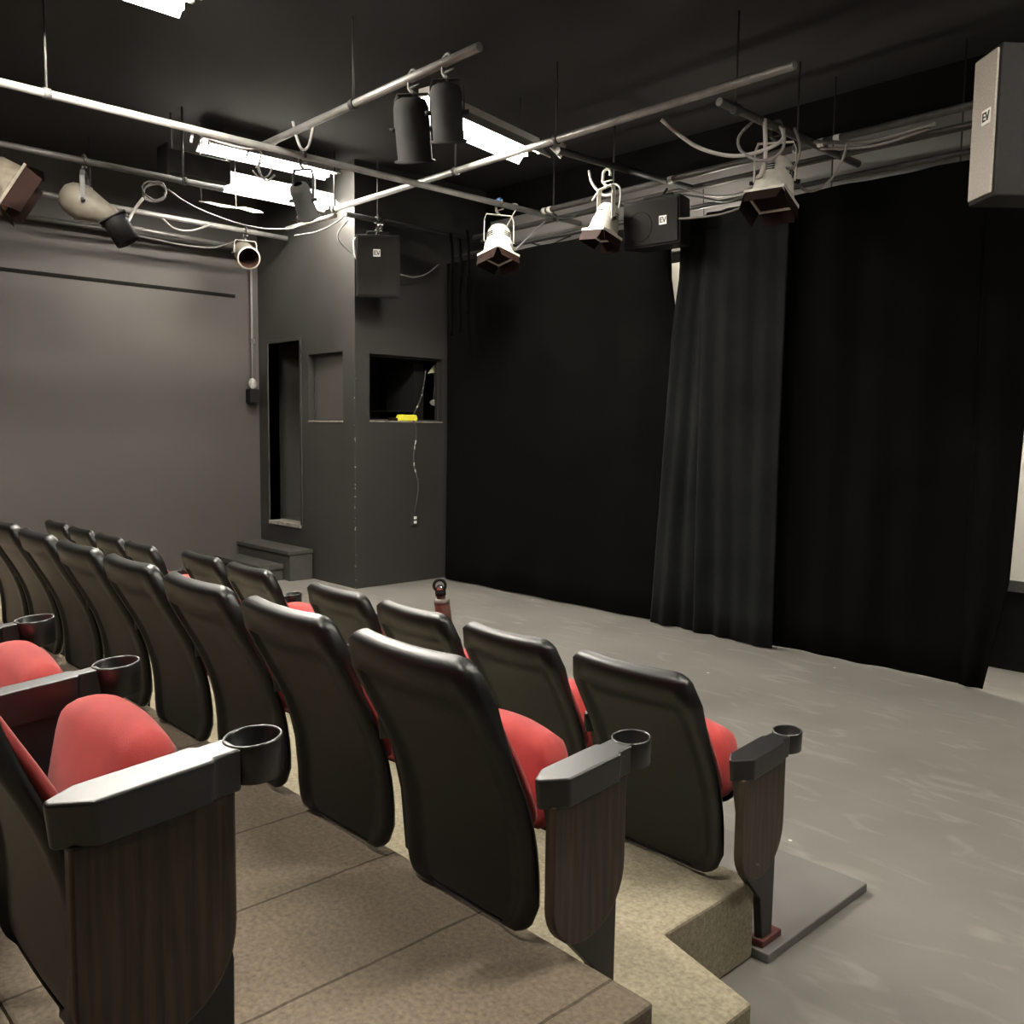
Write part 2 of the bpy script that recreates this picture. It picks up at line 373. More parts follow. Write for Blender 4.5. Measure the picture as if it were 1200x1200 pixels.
def arm_mesh(w, chamfer):
    """armrest top, rear end at y=.135, cup centre at y=.405, rising slightly to the front"""
    L0, L1 = .128, .365; sl = .085
    def zz(y): return .604 + (y-.135)*sl
    h = w/2
    top = [(-h+chamfer*.55, L0), (h-w*.52, L0), (h, L0+.045), (h, L1-.035), (h-.009, L1-.03), (h-.009, L1+.01), (-h+.009, L1+.01), (-h+.009, L1-.03), (-h, L1-.035), (-h, L0+chamfer)]
    mb = MB()
    a = [mb.bm.verts.new((x, y, zz(y))) for x, y in top]; b = [mb.bm.verts.new((x*.9, y+(.006 if y < .2 else 0), zz(y)-.062)) for x, y in top]
    mb.bm.faces.new(a); mb.bm.faces.new(b[::-1])
    for i in range(len(a)): mb.bm.faces.new([a[i], b[i], b[(i+1) % len(a)], a[(i+1) % len(a)]])
    return mb
def cup_mesh():
    z = .604 + (.405-.135)*.085 + .002; r = .043
    m = Matrix.Translation((0, .405, z)) @ Matrix.Rotation(math.atan(.085), 4, 'X')
    return MB().lathe([(r-.012, -.062), (r-.004, -.058), (r, -.003), (r-.0015, 0), (r-.004, 0), (r-.0055, -.003), (r-.009, -.052), (.001, -.055)], 32, m, cap=False)
def leg_mesh():
    mb = MB()
    prof_ = [(.165, .545), (.335, .560), (.375, .30), (.372, .02), (.318, .02), (.300, .15), (.215, .245), (.200, .40)]
    mb.prism([(-.013, y, z) for y, z in prof_], (.026, 0, 0))
    return mb
def foot_mesh(): return MB().box((-.024, .305, 0), (.024, .41, .022))
def panel_mesh():
    pts = [(.126, .548)]
    pts = [(.148, .548), (.148, .335)]
    for i in range(0, 9):
        t = i/8; ang = PI + t*PI/2
        pts.append((.148 + .095 + .095*math.cos(ang), .335 + .095*math.sin(ang)))
    for i in range(1, 11):
        ang = -PI/2 + i/10*PI/2
        pts.append((.243 + .125*math.cos(ang), .375 + .135*math.sin(ang)))
    pts += [(.368, .565)]
    return MB().prism([(-.013, y, z) for y, z in pts], (.026, 0, 0))
def ztopc(x): return .626 - .034*(abs(x)/.18)**2.2
def make_seat(name):
    t = bpy.data.objects.new(name, None); C.objects.link(t); t.empty_display_size = .05
    pillow(W, ZB, ZT, .075, .075, .018, lambda x, z: rearf(x, z) + rollf(z), lambda x, z: max(.014, .030 + .026*max(0, min(1, (z-.60)/.15)) - rollf(z)), recess=.098, ztopf=ztops).build('seat_back', M['plastic'], t)
    pillow(W-.007, .46, .74, .05, .04, .012, lambda x, z: rearf(x, z)+.026, lambda x, z: .022 + .022*(1-(x/W)**2), inner=.05).build('back_cushion', M['red'], t)
    pillow(.180, .415, .626, .058, .04, .034, lambda x, z: .230 + .058*((z-.315)/.33) - .016*(1-(x/.188)**2)*max(0, math.sin(PI*min(1, max(0, (z-.315)/.33)))), lambda x, z: .080, inner=.075, ztopf=ztopc).build('seat_cushion', M['red'], t)
    pillow(.165, .38, .575, .06, .05, .006, lambda x, z: .314 + .058*((z-.315)/.33), lambda x, z: .014, inner=.04, ztopf=lambda x: ztopc(x)-.046).build('seat_pan', M['plastic'], t)
    def arm(x, wide):
        a = arm_mesh(.076 if wide else .050, .042 if wide else .034).build('armrest', M['armplastic'], t, bevel=.006, seg=3); a.location.x = x
        c = cup_mesh().build('cup_holder', M['armplastic'], a)
        l = leg_mesh().build('leg', M['steel'], t, bevel=.003); l.location.x = x - (.018 if wide else 0)
        f = foot_mesh().build('foot', M['foot'], l, bevel=.004)
        if wide:
            p = panel_mesh().build('end_panel', M['wood'], t, bevel=.005, seg=2); p.location.x = x + .009
            p['label'] = 'walnut laminate end panel with rounded lower end'
    return t, arm
aisle, arm = make_seat('theater_seat'); arm(.29, True)
plain, arm = make_seat('theater_seat'); arm(.262, False)
leftend, arm = make_seat('theater_seat'); arm(.262, False); arm(-.262, False)
used = set()
def put_seat(kind, x, y, z, label, group, rz=0):
    if kind.name in used: o = copy_tree(kind)
    else: o = kind; used.add(kind.name)
    o.location = (x, y, z); o.rotation_euler = (0, 0, rz)
    return tag(o, label, 'seat', group)
ORD = ['', 'second', 'third', 'fourth', 'fifth', 'sixth', 'seventh', 'eighth', 'ninth', 'tenth']
CX = .1875
g = 'front row seats'
R1 = [-1.785, -2.297, -2.807, -3.317, -4.075, -4.59, -5.40, -5.90, -6.41, -6.92]
for k, x in enumerate(R1):
    kind = aisle if k == 0 else leftend if k in (3, 5, 9) else plain
    lab = 'black and red theater seat at the aisle end of the front row' if k == 0 else \
          f'black plastic backed red theater seat, {ORD[k]} from the aisle in the front row'
    put_seat(kind, x+CX, 1.935, Z1 if k < 6 else .002, lab, g)
g = 'middle row seats'
for k in range(8):
    kind = aisle if k == 0 else leftend if k == 7 else plain
    lab = 'black and red theater seat at the aisle end of the middle row, walnut end panel' if k == 0 else \
          f'black plastic backed red theater seat, {ORD[k]} from the aisle in the middle row'
    put_seat(kind, -1.668 - .512*k + CX, 1.073, Z2, lab, g)
g = 'nearest row seats'
for k in range(3):
    kind = aisle if k == 0 else leftend if k == 2 else plain
    lab = 'raised red seat with walnut end panel at the aisle end of the nearest row' if k == 0 else \
          f'raised red theater seat, {ORD[k]} from the aisle in the nearest row'
    put_seat(kind, -1.463 - .512*k, .19, Z3, lab, g)
# bottle standing in a cup holder of the front row
bx = -3.317 + CX + .262; by = 1.935 + .405; bz = Z1 + .604 + .026 - .065
b = empty('water_bottle', (bx, by, bz), 'tilted maroon water bottle with black loop lid in front row cup holder', 'bottle')
bx += .020
ax = (-RT*.13 + Vector((0, 0, 1)) - FW*.05).normalized(); mb_ = basis(ax)
MB().lathe([(.029, 0), (.032, .004), (.032, .212), (.031, .219), (.023, .228)], 28, mb_).build('body', M['bottle'], b)
MB().lathe([(.033, .206), (.033, .220), (.029, .226), (.021, .229)], 28, mb_).build('collar', M['dull_cream'], b)
MB().lathe([(.018, .227), (.0185, .243)], 24, mb_).build('neck', M['bottle'], b)
lid = MB().lathe([(.022, .241), (.0225, .258), (.018, .262)], 24, mb_).build('lid', M['black_metal'], b)
sd = (RT - ax*RT.dot(ax)).normalized()
pts = [ax*(.282 + math.sin(a)*.024) + sd*math.cos(a)*.024 for a in [i*2*PI/24 for i in range(24)]]
MB().tube(pts, .0065, 8, closed=True).build('loop', M['black_metal'], lid)
MB().lathe([(.012, .260), (.0155, .268), (.0155, .276), (.009, .284)], 16, mb_).build('cap_button', M['chrome'], lid)

# ------------------------------------------------------------------ stage curtains
def curtain(name, x0, x1, y, z0, z1, amp, freq, mtl, label, ph=0., dy=0., flare=0., seed=1, topf=None, group='stage curtains'):
    rnd = random.Random(seed); nx = max(30, int((x1-x0)*70)); nz = 14
    fs = [(freq*rnd.uniform(.6, 1.5), rnd.uniform(0, 6.3), rnd.uniform(.3, 1)) for _ in range(4)]
    rows = []
    for j in range(nz+1):
        t = j/nz; row = []
        for i in range(nx+1):
            u = i/nx; x = x0 + (x1-x0)*u
            w = sum(a*math.sin(f*(x + .02*math.sin(3*t+p))*2*PI + p) for f, p, a in fs)/2.0
            a_ = amp*(.55+.45*t)
            xx = x + (flare(u, t) if callable(flare) else 0)
            zt = z1 if not topf else topf(u)
            row.append((xx, y + dy*u + a_*w + .012*math.sin(9*x+4*t), zt + (z0-zt)*t))
        rows.append(row)
    mb = MB(); mb.grid(rows)
    o = mb.build(name, mtl)
    s = o.modifiers.new('cloth', 'SOLIDIFY'); s.thickness = .006
    return tag(o, label, 'curtain', group)
def lerp(t, *kv):
    for (a, x), (b, y) in zip(kv, kv[1:]):
        if t <= b: return x + (y-x)*(t-a)/(b-a)
    return kv[-1][1]
curtain('stage_curtain', -7.03, -4.26, 5.70, .012, 3.13, .009, 2.2, M['velvet'], 'wide flat black stage curtain beside the booth window', seed=3,
        flare=lambda u, t: max(0, u-.92)/.08*lerp(t, (0, -.01), (.10, -.07), (.255, .02), (1, .02)))
curtain('stage_curtain', -4.24, -3.90, 5.64, .012, 3.10, .030, 6.0, M['velour'], 'narrow charcoal velour curtain with deep folds under the bright gap', seed=4,
        flare=lambda u, t: max(0, 1-u)*lerp(t, (0, .02), (.10, .06), (.255, -.01), (1, -.14)))
curtain('stage_curtain', -3.93, -3.27, 5.60, .012, 3.10, .020, 4.2, M['velour'], 'charcoal velour stage curtain with soft folds in the middle of the stage', seed=8)
curtain('stage_curtain', -3.44, -1.98, 5.69, .012, 3.13, .012, 2.6, M['velvet'], 'wide black stage curtain to the right of the charcoal one', seed=5)
curtain('stage_curtain', -2.04, -1.76, 5.66, .012, 3.13, .022, 4.0, M['velvet'], 'narrow bunched black curtain at the right end of the stage', seed=12,
        flare=lambda u, t: u*lerp(t, (0, 0), (.5, .0), (.8, -.03), (1, -.14)))
# curtain track bar
tag(MB().tube([(-7.0, 5.72, 3.19), (-1.5, 5.72, 3.19)], .018, 10).build('curtain_track', M['bpipe']), 'black track bar carrying the stage curtains', 'track')
# white screen on the back wall, showing through the gaps
sc = empty('projection_screen', (-2.6, YB-.06, .6), 'white screen on the back wall showing past the right curtain end', 'screen')
MB().box((-2.85, -.012, 0), (1.95, 0, 2.32)).build('screen_cloth', M['screen'], sc)
MB().box((-2.9, -.03, -.07), (2.0, .01, 0)).build('bottom_bar', M['gun'], sc)

# ------------------------------------------------------------------ fluorescent lights
def fluoro(x, y, z, rz, length, label, rods=True, tube='tube', lip=-.03):
    o = empty('fluorescent_light', (x, y, z), label, 'ceiling light', 'fluorescent lights', rz)
    h = length/2; w = .15
    mb = MB(); mb.prism([(-.05, -h, .045), (.05, -h, .045), (.05, -h, .10), (-.05, -h, .10)], (0, length, 0)); mb.build('housing', M['reflector'], o, bevel=.004)
    sh = MB(); sec = [(-w, lip), (-w+.006, lip), (-.05, .042), (.05, .042), (w-.006, lip), (w, lip), (w, lip+.008), (.05, .05), (-.05, .05), (-w, lip+.008)]
    sh.prism([(a, -h, c) for a, c in sec], (0, length, 0)); sh.build('reflector', M['reflector'], o)
    for s in (-.065, .065):
        MB().tube([(s, -h+.03, 0), (s, h-.03, 0)], .019, 12).build('tube', M[tube], o)
        e = MB()
        for yy in (-h+.012, h-.03): e.box((s-.016, yy, -.02), (s+.016, yy+.018, .045))
        e.build('socket', M['reflector'], o)
    if rods:
        for yy in (-h*.7, h*.7): MB().tube([(0, yy, .1), (0, yy, ZC-z)], .005, 6).build('hanger_rod', M['dpipe'], o)
    return o
fluoro(-7.40, 4.02, 3.56, 0, 1.22, 'bright bare tube fluorescent light hanging against the booth wall')
fluoro(-7.24, 3.93, 3.80, 0, 1.22, 'bright fluorescent light hung beside the booth light, higher and nearer the crossing')
fluoro(-4.90, 4.29, 3.60, math.radians(11), 1.25, 'bright fluorescent light above the pipe in the middle of the stage', lip=-.06, tube='tube4')
fluoro(-1.9, .0, 3.72, PI/2, 1.22, 'fluorescent light over the audience seats', tube='tube2')
fluoro(-5.2, .0, 3.72, PI/2, 1.22, 'fluorescent light over the far audience seats', tube='tube5')
fluoro(-2.75, 5.98, 2.2, PI/2, 1.22, 'fluorescent light behind the curtain at the right', tube='tube')
fluoro(-4.95, 1.60, 3.80, 0, 1.22, 'fluorescent light over the front row at left', tube='tube3')
fluoro(-.75, 2.3, 3.74, 0, 1.22, 'fluorescent light over the aisle end of the front row', tube='tube2')
fluoro(.3, 3.6, 3.72, 0, 1.22, 'fluorescent light over the right of the stage', tube='tube2')
wl = empty('work_light', (-4.22, 5.98, 2.98), 'bare lit bulb hanging behind the curtain gap', 'lamp')
MB().lathe([(.012, .055), (.025, .04), (.04, .0), (.03, -.03), (.001, -.042)], 20).build('bulb', M['lit_bulb'], wl)
MB().tube([(0, 0, .05), (0, 0, .10)], .018, 10).build('socket', M['black_metal'], wl)
MB().tube([(0, 0, .10), (0, -.03, .42)], .004, 6).build('cord', M['cable_b'], wl)
# ------------------------------------------------------------------ pipe grid
ZG, PR = 3.4, .024
def pipe(a, b, label, mtl='pipe', rods=(), r=PR, n=12):
    a, b = Vector(a), Vector(b)
    o = empty('lighting_pipe', a, label, 'pipe', 'lighting pipes under the ceiling')
    MB().tube([(0, 0, 0), b-a], r, n).build('pipe_tube', M[mtl], o)
    for t in rods:
        p = (b-a)*t
        MB().tube([p + Vector((0, 0, r)), p + Vector((0, 0, ZC-a.z-p.z))], .007, 6).build('hanger_rod', M['dpipe'], o)
        c = MB(); c.tube([p + (b-a).normalized()*d for d in (-.02, .02)], r+.008, 12); c.build('pipe_clamp', M['gun'], o)
    return o
pipe((-5.735, 1.2, ZG), (-5.735, 6.2, ZG), 'long pale lighting pipe running from top left towards the curtain', rods=(.1, .93))
pipe((-7.08, 4.45, ZG+.05), (-2.6, 4.45, ZG+.05), 'pale crosswise pipe from the booth corner up past the middle light', rods=(.0, .375, .61))
pipe((-7.7, 4.32, ZG-.05), (-7.02, 4.42, ZG-.02), 'short pale pipe under the booth light', r=.02)
pipe((-5.9, 3.12, ZG+.05), (-3.6, 3.12, ZG+.05), 'crosswise pipe carrying the two black can lights at the top edge', rods=(.5,))
pipe((-6.97, 1.2, ZG), (-6.97, 3.35, ZG), 'dark lighting pipe carrying the cream spotlights at left', 'dpipe', rods=(.85,))
pipe((-8.22, 2.55, ZG), (-8.30, 4.66, ZG), 'pale pipe ending just short of the booth wall at left', rods=(.1,))
pipe((-8.12, .9, ZG), (-8.20, 2.70, ZG), 'dark pipe in line with the pale pipe at far left', 'dpipe')
pipe((-8.90, 1.2, ZG-.06), (-8.90, 4.62, ZG-.06), 'grey pipe close along the left wall', 'dpipe')
pipe((-8.62, 2.75, ZG-.06), (-8.78, 4.45, ZG-.06), 'pale thin pipe beside the left wall', r=.02)
pipe((-6.98, 4.50, ZG), (-6.98, 6.2, ZG), 'black pipe along the front of the booth', 'bpipe', rods=(.2,))
pipe((-5.66, 5.64, ZG), (-1.6, 5.55, ZG), 'grey pipe above the curtain top, nearer of the two', 'dpipe', rods=(.2, .6))
pipe((-6.9, 5.93, ZG), (-1.6, 5.90, ZG), 'grey pipe above the curtain top, farther of the two', 'dpipe')
pipe((-3.10, 4.5, ZG), (-3.10, 6.2, ZG), 'grey pipe carrying the spotlight at upper right', 'dpipe', rods=(.1,))
pipe((-4.38, 4.5, ZG), (-4.30, 5.9, ZG), 'black pipe from the middle light towards the curtain', 'bpipe')
# white tape marks on the curtain pipes
def tape(p, d, label, mtl='white_tape'):
    d = Vector(d).normalized()*.02; p = Vector(p)
    tag(MB().tube([p-d, p+d], PR+.0025, 12).build('tape_band', M[mtl]), label, 'tape', 'tape bands on the pipes')
for q, l in (((642, 248), 'left white tape band on the curtain pipe near the white spotlight'), ((648, 246.5), 'right white tape band on the curtain pipe near the white spotlight'),
             ((788, 211), 'white tape band on the pipe above the wide speaker'), ((962, 167), 'left white tape band on the pipe at upper right'), ((981, 162), 'right white tape band on the pipe at upper right')):
    w = PZ(*q, ZG); y = 5.64 + (-5.66-w.x)*-.0222*-1*(-1)
    y = 5.64 - .0222*(w.x+5.66); tape((w.x, y, ZG), (1, -.022, 0), l)

# ------------------------------------------------------------------ stage lights
def hook(o, drop, mtl='gun', tapecol=None, side=Vector((1, 0, 0))):
    """C-clamp over the pipe at the empty's origin, stem down to -drop"""
    s = side.normalized(); u = Vector((0, 0, 1)); R = PR+.012
    pts = [s*R*math.cos(a) + u*R*math.sin(a) for a in [math.radians(q) for q in range(-30, 200, 20)]]
    pts += [-s*R - u*.05, -s*.012 - u*.075, -u*.085]
    c = MB(); c.tube(pts, .011, 8); c.tube([s*.055 - u*.052, -s*.03 - u*.052], .006, 8); c.box((-.008, -.008, -drop), (.008, .008, -.075))
    c.build('hook_clamp', M[mtl], o)
    if tapecol: MB().tube(pts[3:10], .0135, 8).build('tape_wrap', M[tapecol], o)
def yoke(o, piv, side, up, w, h, mtl, t=.006, bw=.016):
    """flat U-shaped bracket: piv pivot centre, arms of length h, half width w"""
    s = Vector(side).normalized(); u = Vector(up).normalized(); n = s.cross(u)
    path = [piv - s*w, piv - s*w + u*h*.8, piv - s*w*.85 + u*h, piv + s*w*.85 + u*h, piv + s*w + u*h*.8, piv + s*w]
    mb = MB(); rows = []
    for i, p in enumerate(path):
        c = piv + u*h*.3; d = (p-c).normalized() if i in (1, 2, 3, 4) else (s*(-1 if i == 0 else 1))
        rows.append([p - n*bw, p + n*bw, p + n*bw + d*t, p - n*bw + d*t, p - n*bw])
    mb.grid(rows, smooth=False)
    for e in (rows[0], rows[-1]): mb.quad(e[:4])
    y = mb.build('yoke', M[mtl], o)
    for sg in (-1, 1): MB().tube([piv + s*sg*(w-.004), piv + s*sg*(w+.03)], .013, 8).build('yoke_knob', M['black_metal'], y)
def spotlight(name, P, aim, label, body, drop=.30, size=1., kind='fresnel', clamp='gun', lens='lens', tapecol=None, group='stage lights on the pipes', side=None, pipe_side=Vector((1, 0, 0)), ymat=None):
    o = empty(name, P, label, 'stage light', group)
    a = Vector(aim).normalized(); s = (side or a.cross(Vector((0, 0, 1)))).normalized(); s = (s - a*s.dot(a)).normalized()
    piv = Vector((0, 0, -drop)); u = Vector((0, 0, 1))
    yh = drop-.095
    hook(o, drop-yh+.004, clamp, tapecol, pipe_side)
    m = Matrix.Translation(piv) @ basis(a, u if abs(a.z) < .95 else Vector((1, 0, 0)))
    if kind == 'fresnel':
        r = .098*size; f = .105*size; bk = -.15*size
        prof_ = [(r*.35, bk), (r*.72, bk+.010*size), (r*.95, bk+.045*size), (r*1.02, bk+.08*size), (r*1.05, -.02*size), (r*1.18, .0), (r*1.30, f-.02), (r*1.34, f-.012), (r*1.34, f), (r*1.2, f)]
        bd = MB().lathe(prof_, 22, m).build('housing', M[body], o)
        vn = MB()
        for k in range(3):
            for a_ in (PI/2, -PI/2, 0, PI):
                vn.box((-.03*size, r*1.0, bk+.085*size+k*.016), (.03*size, r*1.06, bk+.091*size+k*.016), m @ Matrix.Rotation(a_, 4, 'Z'))
        vn.build('vent', M['black_metal'], bd)
        q = r*1.30; fr = MB(); w_ = .016*size
        for lo, hi in (((-q, -q, f), (q, -q+w_, f+.02)), ((-q, q-w_, f), (q, q, f+.02)), ((-q, -q+w_, f), (-q+w_, q-w_, f+.02)), ((q-w_, -q+w_, f), (q, q-w_, f+.02))): fr.box(lo, hi, m)
        frm = fr.build('gel_frame', M[body], o, bevel=.002)
        MB().box((-q+.004, -q+.004, f+.004), (q-.004, q-.004, f+.010), m).build('gel', M[lens], frm)
        for sx, sy in ((0, 1), (0, -1), (1, 0), (-1, 0)):
            e = .095*size*(1 if sx else .8); t_ = q*1.18; lf = MB()
            u1, v1 = Vector((sx, sy, 0)), Vector((sy, sx, 0))
            lf.prism([u1*q + v1*q*.92 + Vector((0, 0, f+.02)), u1*q - v1*q*.92 + Vector((0, 0, f+.02)), u1*t_ - v1*q*.80 + Vector((0, 0, f+.02+e)), u1*t_ + v1*q*.80 + Vector((0, 0, f+.02+e))], -u1*.003, m)
            lf.build('barn_door', M['lens'], o)
        yw = r*1.24
    elif kind == 'ellipsoidal':
        r = .105*size
        bd = MB().lathe([(.012, -.15*size), (r*.55, -.135*size), (r*.85, -.10*size), (r, -.045*size), (r*.97, .0), (r*.80, .06*size), (r*.56, .14*size), (r*.42, .20*size)], 26, m).build('housing', M[body], o)
        vn = MB()
        for k in range(7): vn.box((-.035, -.0 + r*.80-.01*k*.55, .002+k*.014), (.035, r*.99-.012*k*.75, .007+k*.014), m)
        vn.build('vent', M['gun'], bd)
        t = MB().lathe([(r*.50, .19*size), (r*.52, .24*size), (r*.5, .24*size)], 22, m).build('lens_tube', M['black_metal'], o)
        yw = r*1.02
    elif kind == 'par':
        r = .088*size
        MB().lathe([(r*.45, -.15*size), (r*.85, -.135*size), (r, -.10*size), (r, .14*size), (r*1.10, .145*size), (r*1.10, .155*size), (r*.97, .155*size)], 26, m, cap=False).build('housing', M[body], o)
        MB().lathe([(r*.965, .152*size), (r*.90, .03*size), (.001, -.01)], 22, m, cap=False).build('lens', M['lens'], o)
        if body != 'beige': MB().tube([m @ Vector((math.cos(a_)*r*1.13, math.sin(a_)*r*1.13, .15*size)) for a_ in [k*2*PI/24 for k in range(24)]], .007, 6, closed=True).build('rim', M[body], o)
        yw = r*1.04
    yoke(o, piv, s, u, yw, yh, ymat or body)
    return o
G1 = 'white fresnel spotlights above the curtain'
fr1 = spotlight('fresnel_spotlight', (-5.735, 5.20, ZG), (.22, -.22, -1), 'cream fresnel spotlight on a blue taped clamp in front of the black curtain', 'white_metal', drop=.32, size=1.0, clamp='dull_cream', tapecol='blue', group=G1, side=Vector((.55, .8, 0)))
p2 = PZ(711, 204, ZG)
fr2 = spotlight('fresnel_spotlight', p2, (-.1, -.25, -.95), 'white fresnel spotlight hanging just left of the wide speaker', 'white_metal', drop=.34, size=.86, clamp='white_metal', group=G1, side=Vector((.9, -.3, 0)))
fr3 = spotlight('fresnel_spotlight', (-3.10, 5.12, ZG), (.05, -.34, -1), 'white fresnel spotlight tangled in pale cables at upper right', 'white_metal', drop=.33, size=1.02, clamp='gun', group=G1, side=Vector((.8, .3, 0)))
G2 = 'spotlights hung over the left side'
spotlight('fresnel_spotlight', (-6.97, 1.70, ZG), (.30, 1.0, -.62), 'large dusty spotlight with an orange gel in the top left corner', 'dusty', drop=.22, size=1.3, lens='amber', group=G2)
eo = spotlight('ellipsoidal_spotlight', (-6.97, 2.30, ZG), (.42, .92, -.42), 'pear shaped cream spotlight with a black snoot at left', 'dull_cream', drop=.30, size=1.18, kind='ellipsoidal', group=G2, ymat='gun')
# black top hat on its nose
av = Vector((.42, .92, -.42)).normalized(); m = Matrix.Translation(Vector((0, 0, -.37)) + av*.25) @ basis(Vector((.25, .5, -.95)))
MB().lathe([(.088, -.085), (.088, .10), (.083, .10), (.083, -.08), (.001, -.08)], 26, m, cap=False).build('snoot', M['black_metal'], eo)
MB().box((-.10, -.10, -.093), (.10, .10, -.085), m).build('gel_frame', M['black_metal'], eo)
spotlight('parcan_light', (-8.28, 4.20, ZG), (1.0, -.28, -.42), 'small beige can light facing out with a dark mouth, under the pale pipe', 'beige', drop=.22, size=1.12, kind='par', group=G2)
tw = spotlight('parcan_light', (-4.16, 3.12, ZG+.05), (-.25, .30, -1), 'black can light hanging down at the top edge, its ribbed rear up', 'dark_grey', drop=.28, size=1.1, kind='par', group='black can lights at the top edge')
tw2 = spotlight('parcan_light', (-3.86, 3.12, ZG+.05), (-.25, .30, -1), 'second black can light hanging beside the ribbed one', 'dark_grey', drop=.26, size=.95, kind='par', group='black can lights at the top edge')
spotlight('parcan_light', (-5.735, 3.35, ZG), (-.4, .6, -.8), 'dark can light hanging in front of the bright booth lights', 'dark_grey', drop=.30, size=.8, kind='par', group='dark can lights by the booth lights')
# small clip-on lamp where the middle light meets its pipe
lp = PZ(655, 175, ZG+.03)
cl = empty('clip_lamp', lp, 'small white clip lamp under the pipe by the middle light', 'lamp')
MB().lathe([(.02, .05), (.03, .03), (.05, -.03), (.052, -.035), (.045, -.035), (.01, .02)], 20, basis((.5, .3, .6))).build('shade', M['white_metal'], cl)
MB().box((-.015, -.015, .01), (.015, .015, .09)).build('clip', M['gun'], cl)
# dangling pale flaps
for q, x, l, sz in (((254, 242), -7.2, 'beige flag flap hanging under the booth light', .16), ((290, 248), -7.5, 'small white flag flap hanging under the booth light', .13)):
    p = PX(*q, x); o = empty('light_flag', p, l, 'flag', 'pale flaps under the booth light')
    MB().prism([(0, -sz*.95, .012), (0, -sz*.3, .028), (0, sz*.9, .022), (.05, sz*.95, -.002), (.08, 0, -.022), (.06, -sz*.9, -.004)], (.002, 0, .006)).build('blade', M['beige' if sz > .15 else 'white_metal'], o)
    MB().tube([(.0, -sz*.8, .0), (-.0, -sz*.85, .18), (0, -sz*.85, ZC-p.z)], .004, 6).build('stem', M['dpipe'], o)

# ------------------------------------------------------------------ loudspeakers
def speaker(P, normal, w, h, d, label, badge, taper=.68, hang=.12, rollq=0., gm='grille', blab='white square maker badge', group='loudspeakers', down=0.0, circle=False, brot=0):
    """P: centre of the front face; badge (u, v) as fractions of the half size"""
    n = Vector((normal[0], normal[1], -down)).normalized(); B = basis(n)          # local x right?, y up, z out
    x = Vector((0, 0, 1)).cross(n).normalized(); y = n.cross(x)
    m = Matrix(((x.x, y.x, n.x, 0), (x.y, y.y, n.y, 0), (x.z, y.z, n.z, 0), (0, 0, 0, 1)))
    o = empty('loudspeaker', P, label, 'loudspeaker', group)
    a, b, t = w/2, h/2, taper
    cab = MB()
    f = [(-a, -b, 0), (a, -b, 0), (a, b, 0), (-a, b, 0)]; r = [(-a*t, -b, -d), (a*t, -b, -d), (a*t, b, -d), (-a*t, b, -d)]
    V = [cab.bm.verts.new(m @ Vector(p)) for p in f+r]
    for q in ((0,1,2,3),(7,6,5,4),(4,5,1,0),(5,6,2,1),(6,7,3,2),(7,4,0,3)): cab.bm.faces.new([V[i] for i in q])
    cab.build('cabinet', M['cabinet'], o, bevel=.008)
    g_ = MB().box((-a+.016, -b+.016, 0), (a-.016, b-.016, .012), m).build('grille', M[gm], o, bevel=.004)
    if circle:
        ring = [m @ Vector((-a*.38 + math.cos(q)*b*.62, -b*.12 + math.sin(q)*b*.62, .012)) for q in [i*2*PI/40 for i in range(40)]]
        MB().tube(ring, .004, 6, closed=True).build('driver_ring', M[gm], g_)
    bu, bv = badge[0]*a, badge[1]*b; q = .031
    mr = m @ Matrix.Translation((bu, bv, .012)) @ Matrix.Rotation(brot, 4, 'Z')
    bd = MB().box((-q, -q, 0), (q, q, .004), mr).build('badge', M['badge'], o)
    bd['label'] = blab
    L = MB(); z0, z1 = .004, .006
    for lo, hi in (((-.024, -.018, z0), (-.017, .020, z1)), ((-.017, .013, z0), (.001, .020, z1)), ((-.017, -.002, z0), (-.002, .004, z1)), ((-.017, -.018, z0), (.001, -.011, z1))): L.box(lo, hi, mr)
    for sx in (-1, 1):
        p0 = (.013, -.018); p1 = (.013+sx*.012, .020)
        L.prism([(p0[0]-.0035, p0[1], z0), (p0[0]+.0035, p0[1], z0), (p1[0]+.0035, p1[1], z0), (p1[0]-.0035, p1[1], z0)], (0, 0, .0025 if sx > 0 else .002), mr)
    L.build('lettering', M['ink'], bd)
    br = MB(); c = m @ Vector((0, b, -d*.45))
    br.tube([m @ Vector((-a*.5, b-.004, -d*.45)), m @ Vector((-a*.5, b+.03, -d*.45)), m @ Vector((a*.5, b+.03, -d*.45)), m @ Vector((a*.5, b-.004, -d*.45))], .011, 8)
    br.build('bracket', M['black_metal'], o)
    return o, c
o, c = speaker(PX(443, 312, -6.74), (.80, -.60), .39, .535, .28, 'tall black loudspeaker hanging by chain in front of the booth', (-.05, .42), down=.12)
# chain up to the pipe
ch = MB(); top = Vector((-6.98, 4.90, ZG)) - o.location
for s in (-.022, .022):
    p0 = c + Vector((0, s, .02)); p1 = top + Vector((0, s*.4, .03))
    n = 6
    for k in range(n):
        a = p0.lerp(p1, k/n); b = p0.lerp(p1, (k+1.15)/n); w = Vector((0, .013, 0)) if k % 2 else Vector((.013, 0, 0))
        ch.tube([a-w, a+w*.2+(b-a)*-.05, b+w, b-w*.2], .0075, 5, closed=True)
ch.build('chain', M['chrome'], o)
MB().tube(smooth_path([(-.11, -.10, .27), (-.15, -.15, .22), (-.14, -.14, .08), (-.12, -.11, .06), (-.10, -.10, .18)], 6), .010, 8).build('handle_strap', M['cable_w'], o)
o, c = speaker(PY(763, 261, 5.34), (.10, -1), .49, .34, .22, 'wide black loudspeaker hanging sideways on the pipe above the curtain', (.44, .02), taper=.8, circle=True, down=.05, brot=0)
MB().tube([c, c + Vector((0, .1, .10))], .012, 8).build('hanger', M['gun'], o)
